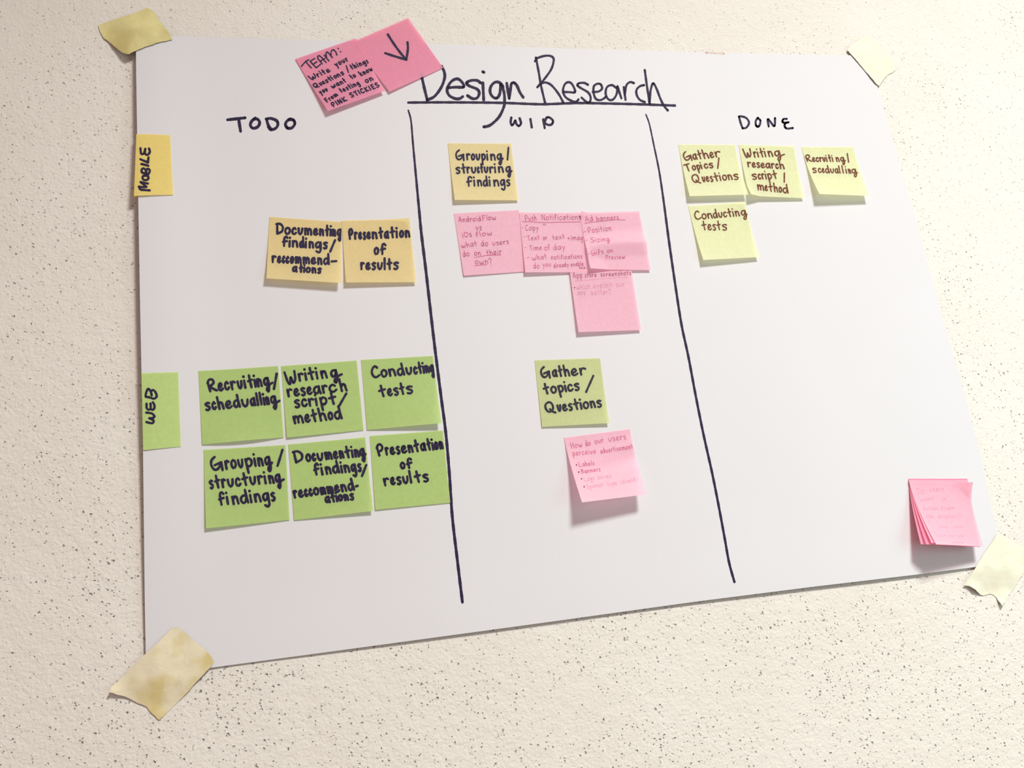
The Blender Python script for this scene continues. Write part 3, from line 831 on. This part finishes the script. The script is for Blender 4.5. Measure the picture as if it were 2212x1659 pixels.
def tape(outline, mat_, label, lifts=(), seed=0.0):
    P = [at(x, y, .0015)[:2] for x, y in outline]
    # close up the outline with extra points, then fill it with a jittered grid
    Q = []
    for i in range(len(P)):
        a, b = P[i], P[(i + 1) % len(P)]
        m = max(1, int(np.linalg.norm(b - a) / .0025))
        for k in range(m):
            Q.append(a + (b - a) * k / m + (np.array([random.uniform(-1, 1), random.uniform(-1, 1)]) * .00028 if k else 0))
    nb = len(Q)
    A = np.array(Q)
    step = .0022
    gx, gy = np.meshgrid(np.arange(A[:, 0].min(), A[:, 0].max(), step), np.arange(A[:, 1].min(), A[:, 1].max(), step))
    rng = np.random.default_rng(3)
    G = np.stack([gx.ravel(), gy.ravel()], 1)
    G += rng.uniform(-.3, .3, G.shape) * step
    c_in = np.zeros(len(G), bool)
    for i in range(nb):
        (x0, y0), (x1, y1) = A[i], A[(i + 1) % nb]
        if y0 != y1:
            c_in ^= ((y0 > G[:, 1]) != (y1 > G[:, 1])) & (G[:, 0] < (x1 - x0) * (G[:, 1] - y0) / (y1 - y0) + x0)
    far = np.array([np.min(np.sum((A - p) ** 2, axis=1)) > .0011 ** 2 for p in G])
    Q += list(G[c_in & far])
    vs, es, fs, *_ = delaunay_2d_cdt([Vector(q) for q in Q], [(i, (i + 1) % nb) for i in range(nb)], [list(range(nb))], 1, 1e-7)
    V = []
    L3 = [(at(x, y, .001)[:2], h / 1000, r / 1000) for x, y, h, r in lifts]
    for v in vs:
        h = ground(v.x, v.y) + .0006
        w = noise.noise(Vector((v.x * 70 + seed, v.y * 70, seed))) * .0005 + abs(noise.noise(Vector((v.x * 38 + seed, v.y * 38, 3 + seed)))) * .0011
        h += w
        for c, hh, r in L3:
            d = math.hypot(v.x - c[0], v.y - c[1]) / r
            if d < 1:
                h += hh * (1 - d) ** 2
        V.append(np.array((v.x, v.y, h)))
    c = np.mean(V, axis=0)
    n0 = len(V)
    F = []
    for f in fs:
        f = list(f)
        a, b, d = (V[f[0]], V[f[1]], V[f[2]])
        if (b[0] - a[0]) * (d[1] - a[1]) - (b[1] - a[1]) * (d[0] - a[0]) < 0:
            f.reverse()
        F.append(f)
    edge = {}
    for f in F:
        for i in range(len(f)):
            e = (f[i], f[(i + 1) % len(f)])
            if (e[1], e[0]) in edge:
                del edge[(e[1], e[0])]
            else:
                edge[e] = 1
    top = list(F)
    V = V + [v - np.array((0, 0, .00015)) for v in V]
    F = top + [[k + n0 for k in reversed(f)] for f in top]
    for a, b in edge:
        k = len(V)
        V += [V[b], V[a], V[a + n0], V[b + n0]]
        F.append([k, k + 1, k + 2, k + 3])
    o = mesh_obj('masking_tape', V, F, mat_, origin=c)
    tag(o, label, 'tape', 'masking tape at the corners of the sheet')
    return o

tape([(211.6, 54.4), (225, 48), (245, 42), (262, 37), (285, 30), (303, 22), (318, 14.5), (325, 20), (331, 24), (337, 30), (341, 40), (354.7, 61), (366, 78), (374, 91), (350, 97), (320, 108), (294, 119), (281, 125), (274, 123),
      (266, 119), (256, 110), (244, 99), (233, 88), (225, 83), (217, 70)], tape_material('olive_masking_tape', (.53, .47, .21, 1), (.47, .40, .15, 1)),
     'wrinkled olive yellow masking tape at the upper left corner of the sheet', [(245, 100, 1.5, 25)], 1.0)
tape([(1829, 109), (1836, 100), (1844.7, 92.5), (1857, 84.6), (1864, 80), (1871.5, 75.2), (1879.4, 76.6), (1893, 90), (1907.6, 104.8), (1918, 118), (1929, 128.7), (1934, 140), (1936, 149.7), (1928.6, 156), (1918.5, 161),
      (1907.6, 172.8), (1902.5, 180), (1898, 187), (1890, 182), (1866, 152), (1841, 122.6)], tape_material('pale_masking_tape', (.60, .59, .45, 1), (.60, .57, .43, 1)),
     'pale cream masking tape at the upper right corner of the sheet', [(1858, 84, 1.6, 14)], 2.0)
tape([(376.7, 1354.6), (390.6, 1358), (407, 1373), (428, 1391), (450, 1409), (462.7, 1428.8), (455.8, 1440), (428, 1469), (393.4, 1507.8), (358.7, 1541), (343.4, 1556), (335, 1546.7), (328, 1541), (322.6, 1535.6), (317, 1527),
      (308.8, 1523), (297.7, 1519), (282.4, 1510.6), (271, 1505), (254.7, 1501), (238, 1495), (242, 1484), (275.5, 1451), (315.7, 1412), (345, 1385.8), (365.6, 1363.6)],
     tape_material('stained_masking_tape', (.60, .53, .37, 1), (.52, .42, .19, 1)), 'stained beige masking tape at the lower left corner of the sheet', [(240, 1493, 3.5, 22)], 3.0)
tape([(2151.5, 1155), (2160.7, 1155), (2178, 1160.6), (2194, 1173.6), (2212, 1181), (2236, 1198), (2224, 1220), (2212, 1236.6), (2203, 1249.6), (2195.4, 1263.7), (2187.8, 1276.7), (2178, 1287.6), (2172.6, 1300.6), (2162.8, 1310),
      (2158.5, 1302.8), (2154, 1291), (2145.5, 1284), (2136.8, 1283), (2124.9, 1286.5), (2117, 1284), (2104, 1274.5), (2091, 1266), (2080.4, 1264.8), (2087, 1254), (2095.6, 1242), (2106.4, 1223.5), (2119.4, 1203), (2134.6, 1181),
      (2145.5, 1164)], tape_material('cream_masking_tape', (.60, .585, .45, 1), (.60, .56, .43, 1)), 'crumpled cream masking tape at the lower right corner of the sheet, below the pink wad', [(2100, 1275, 4.5, 18), (2160, 1306, 4, 9)], 4.0)
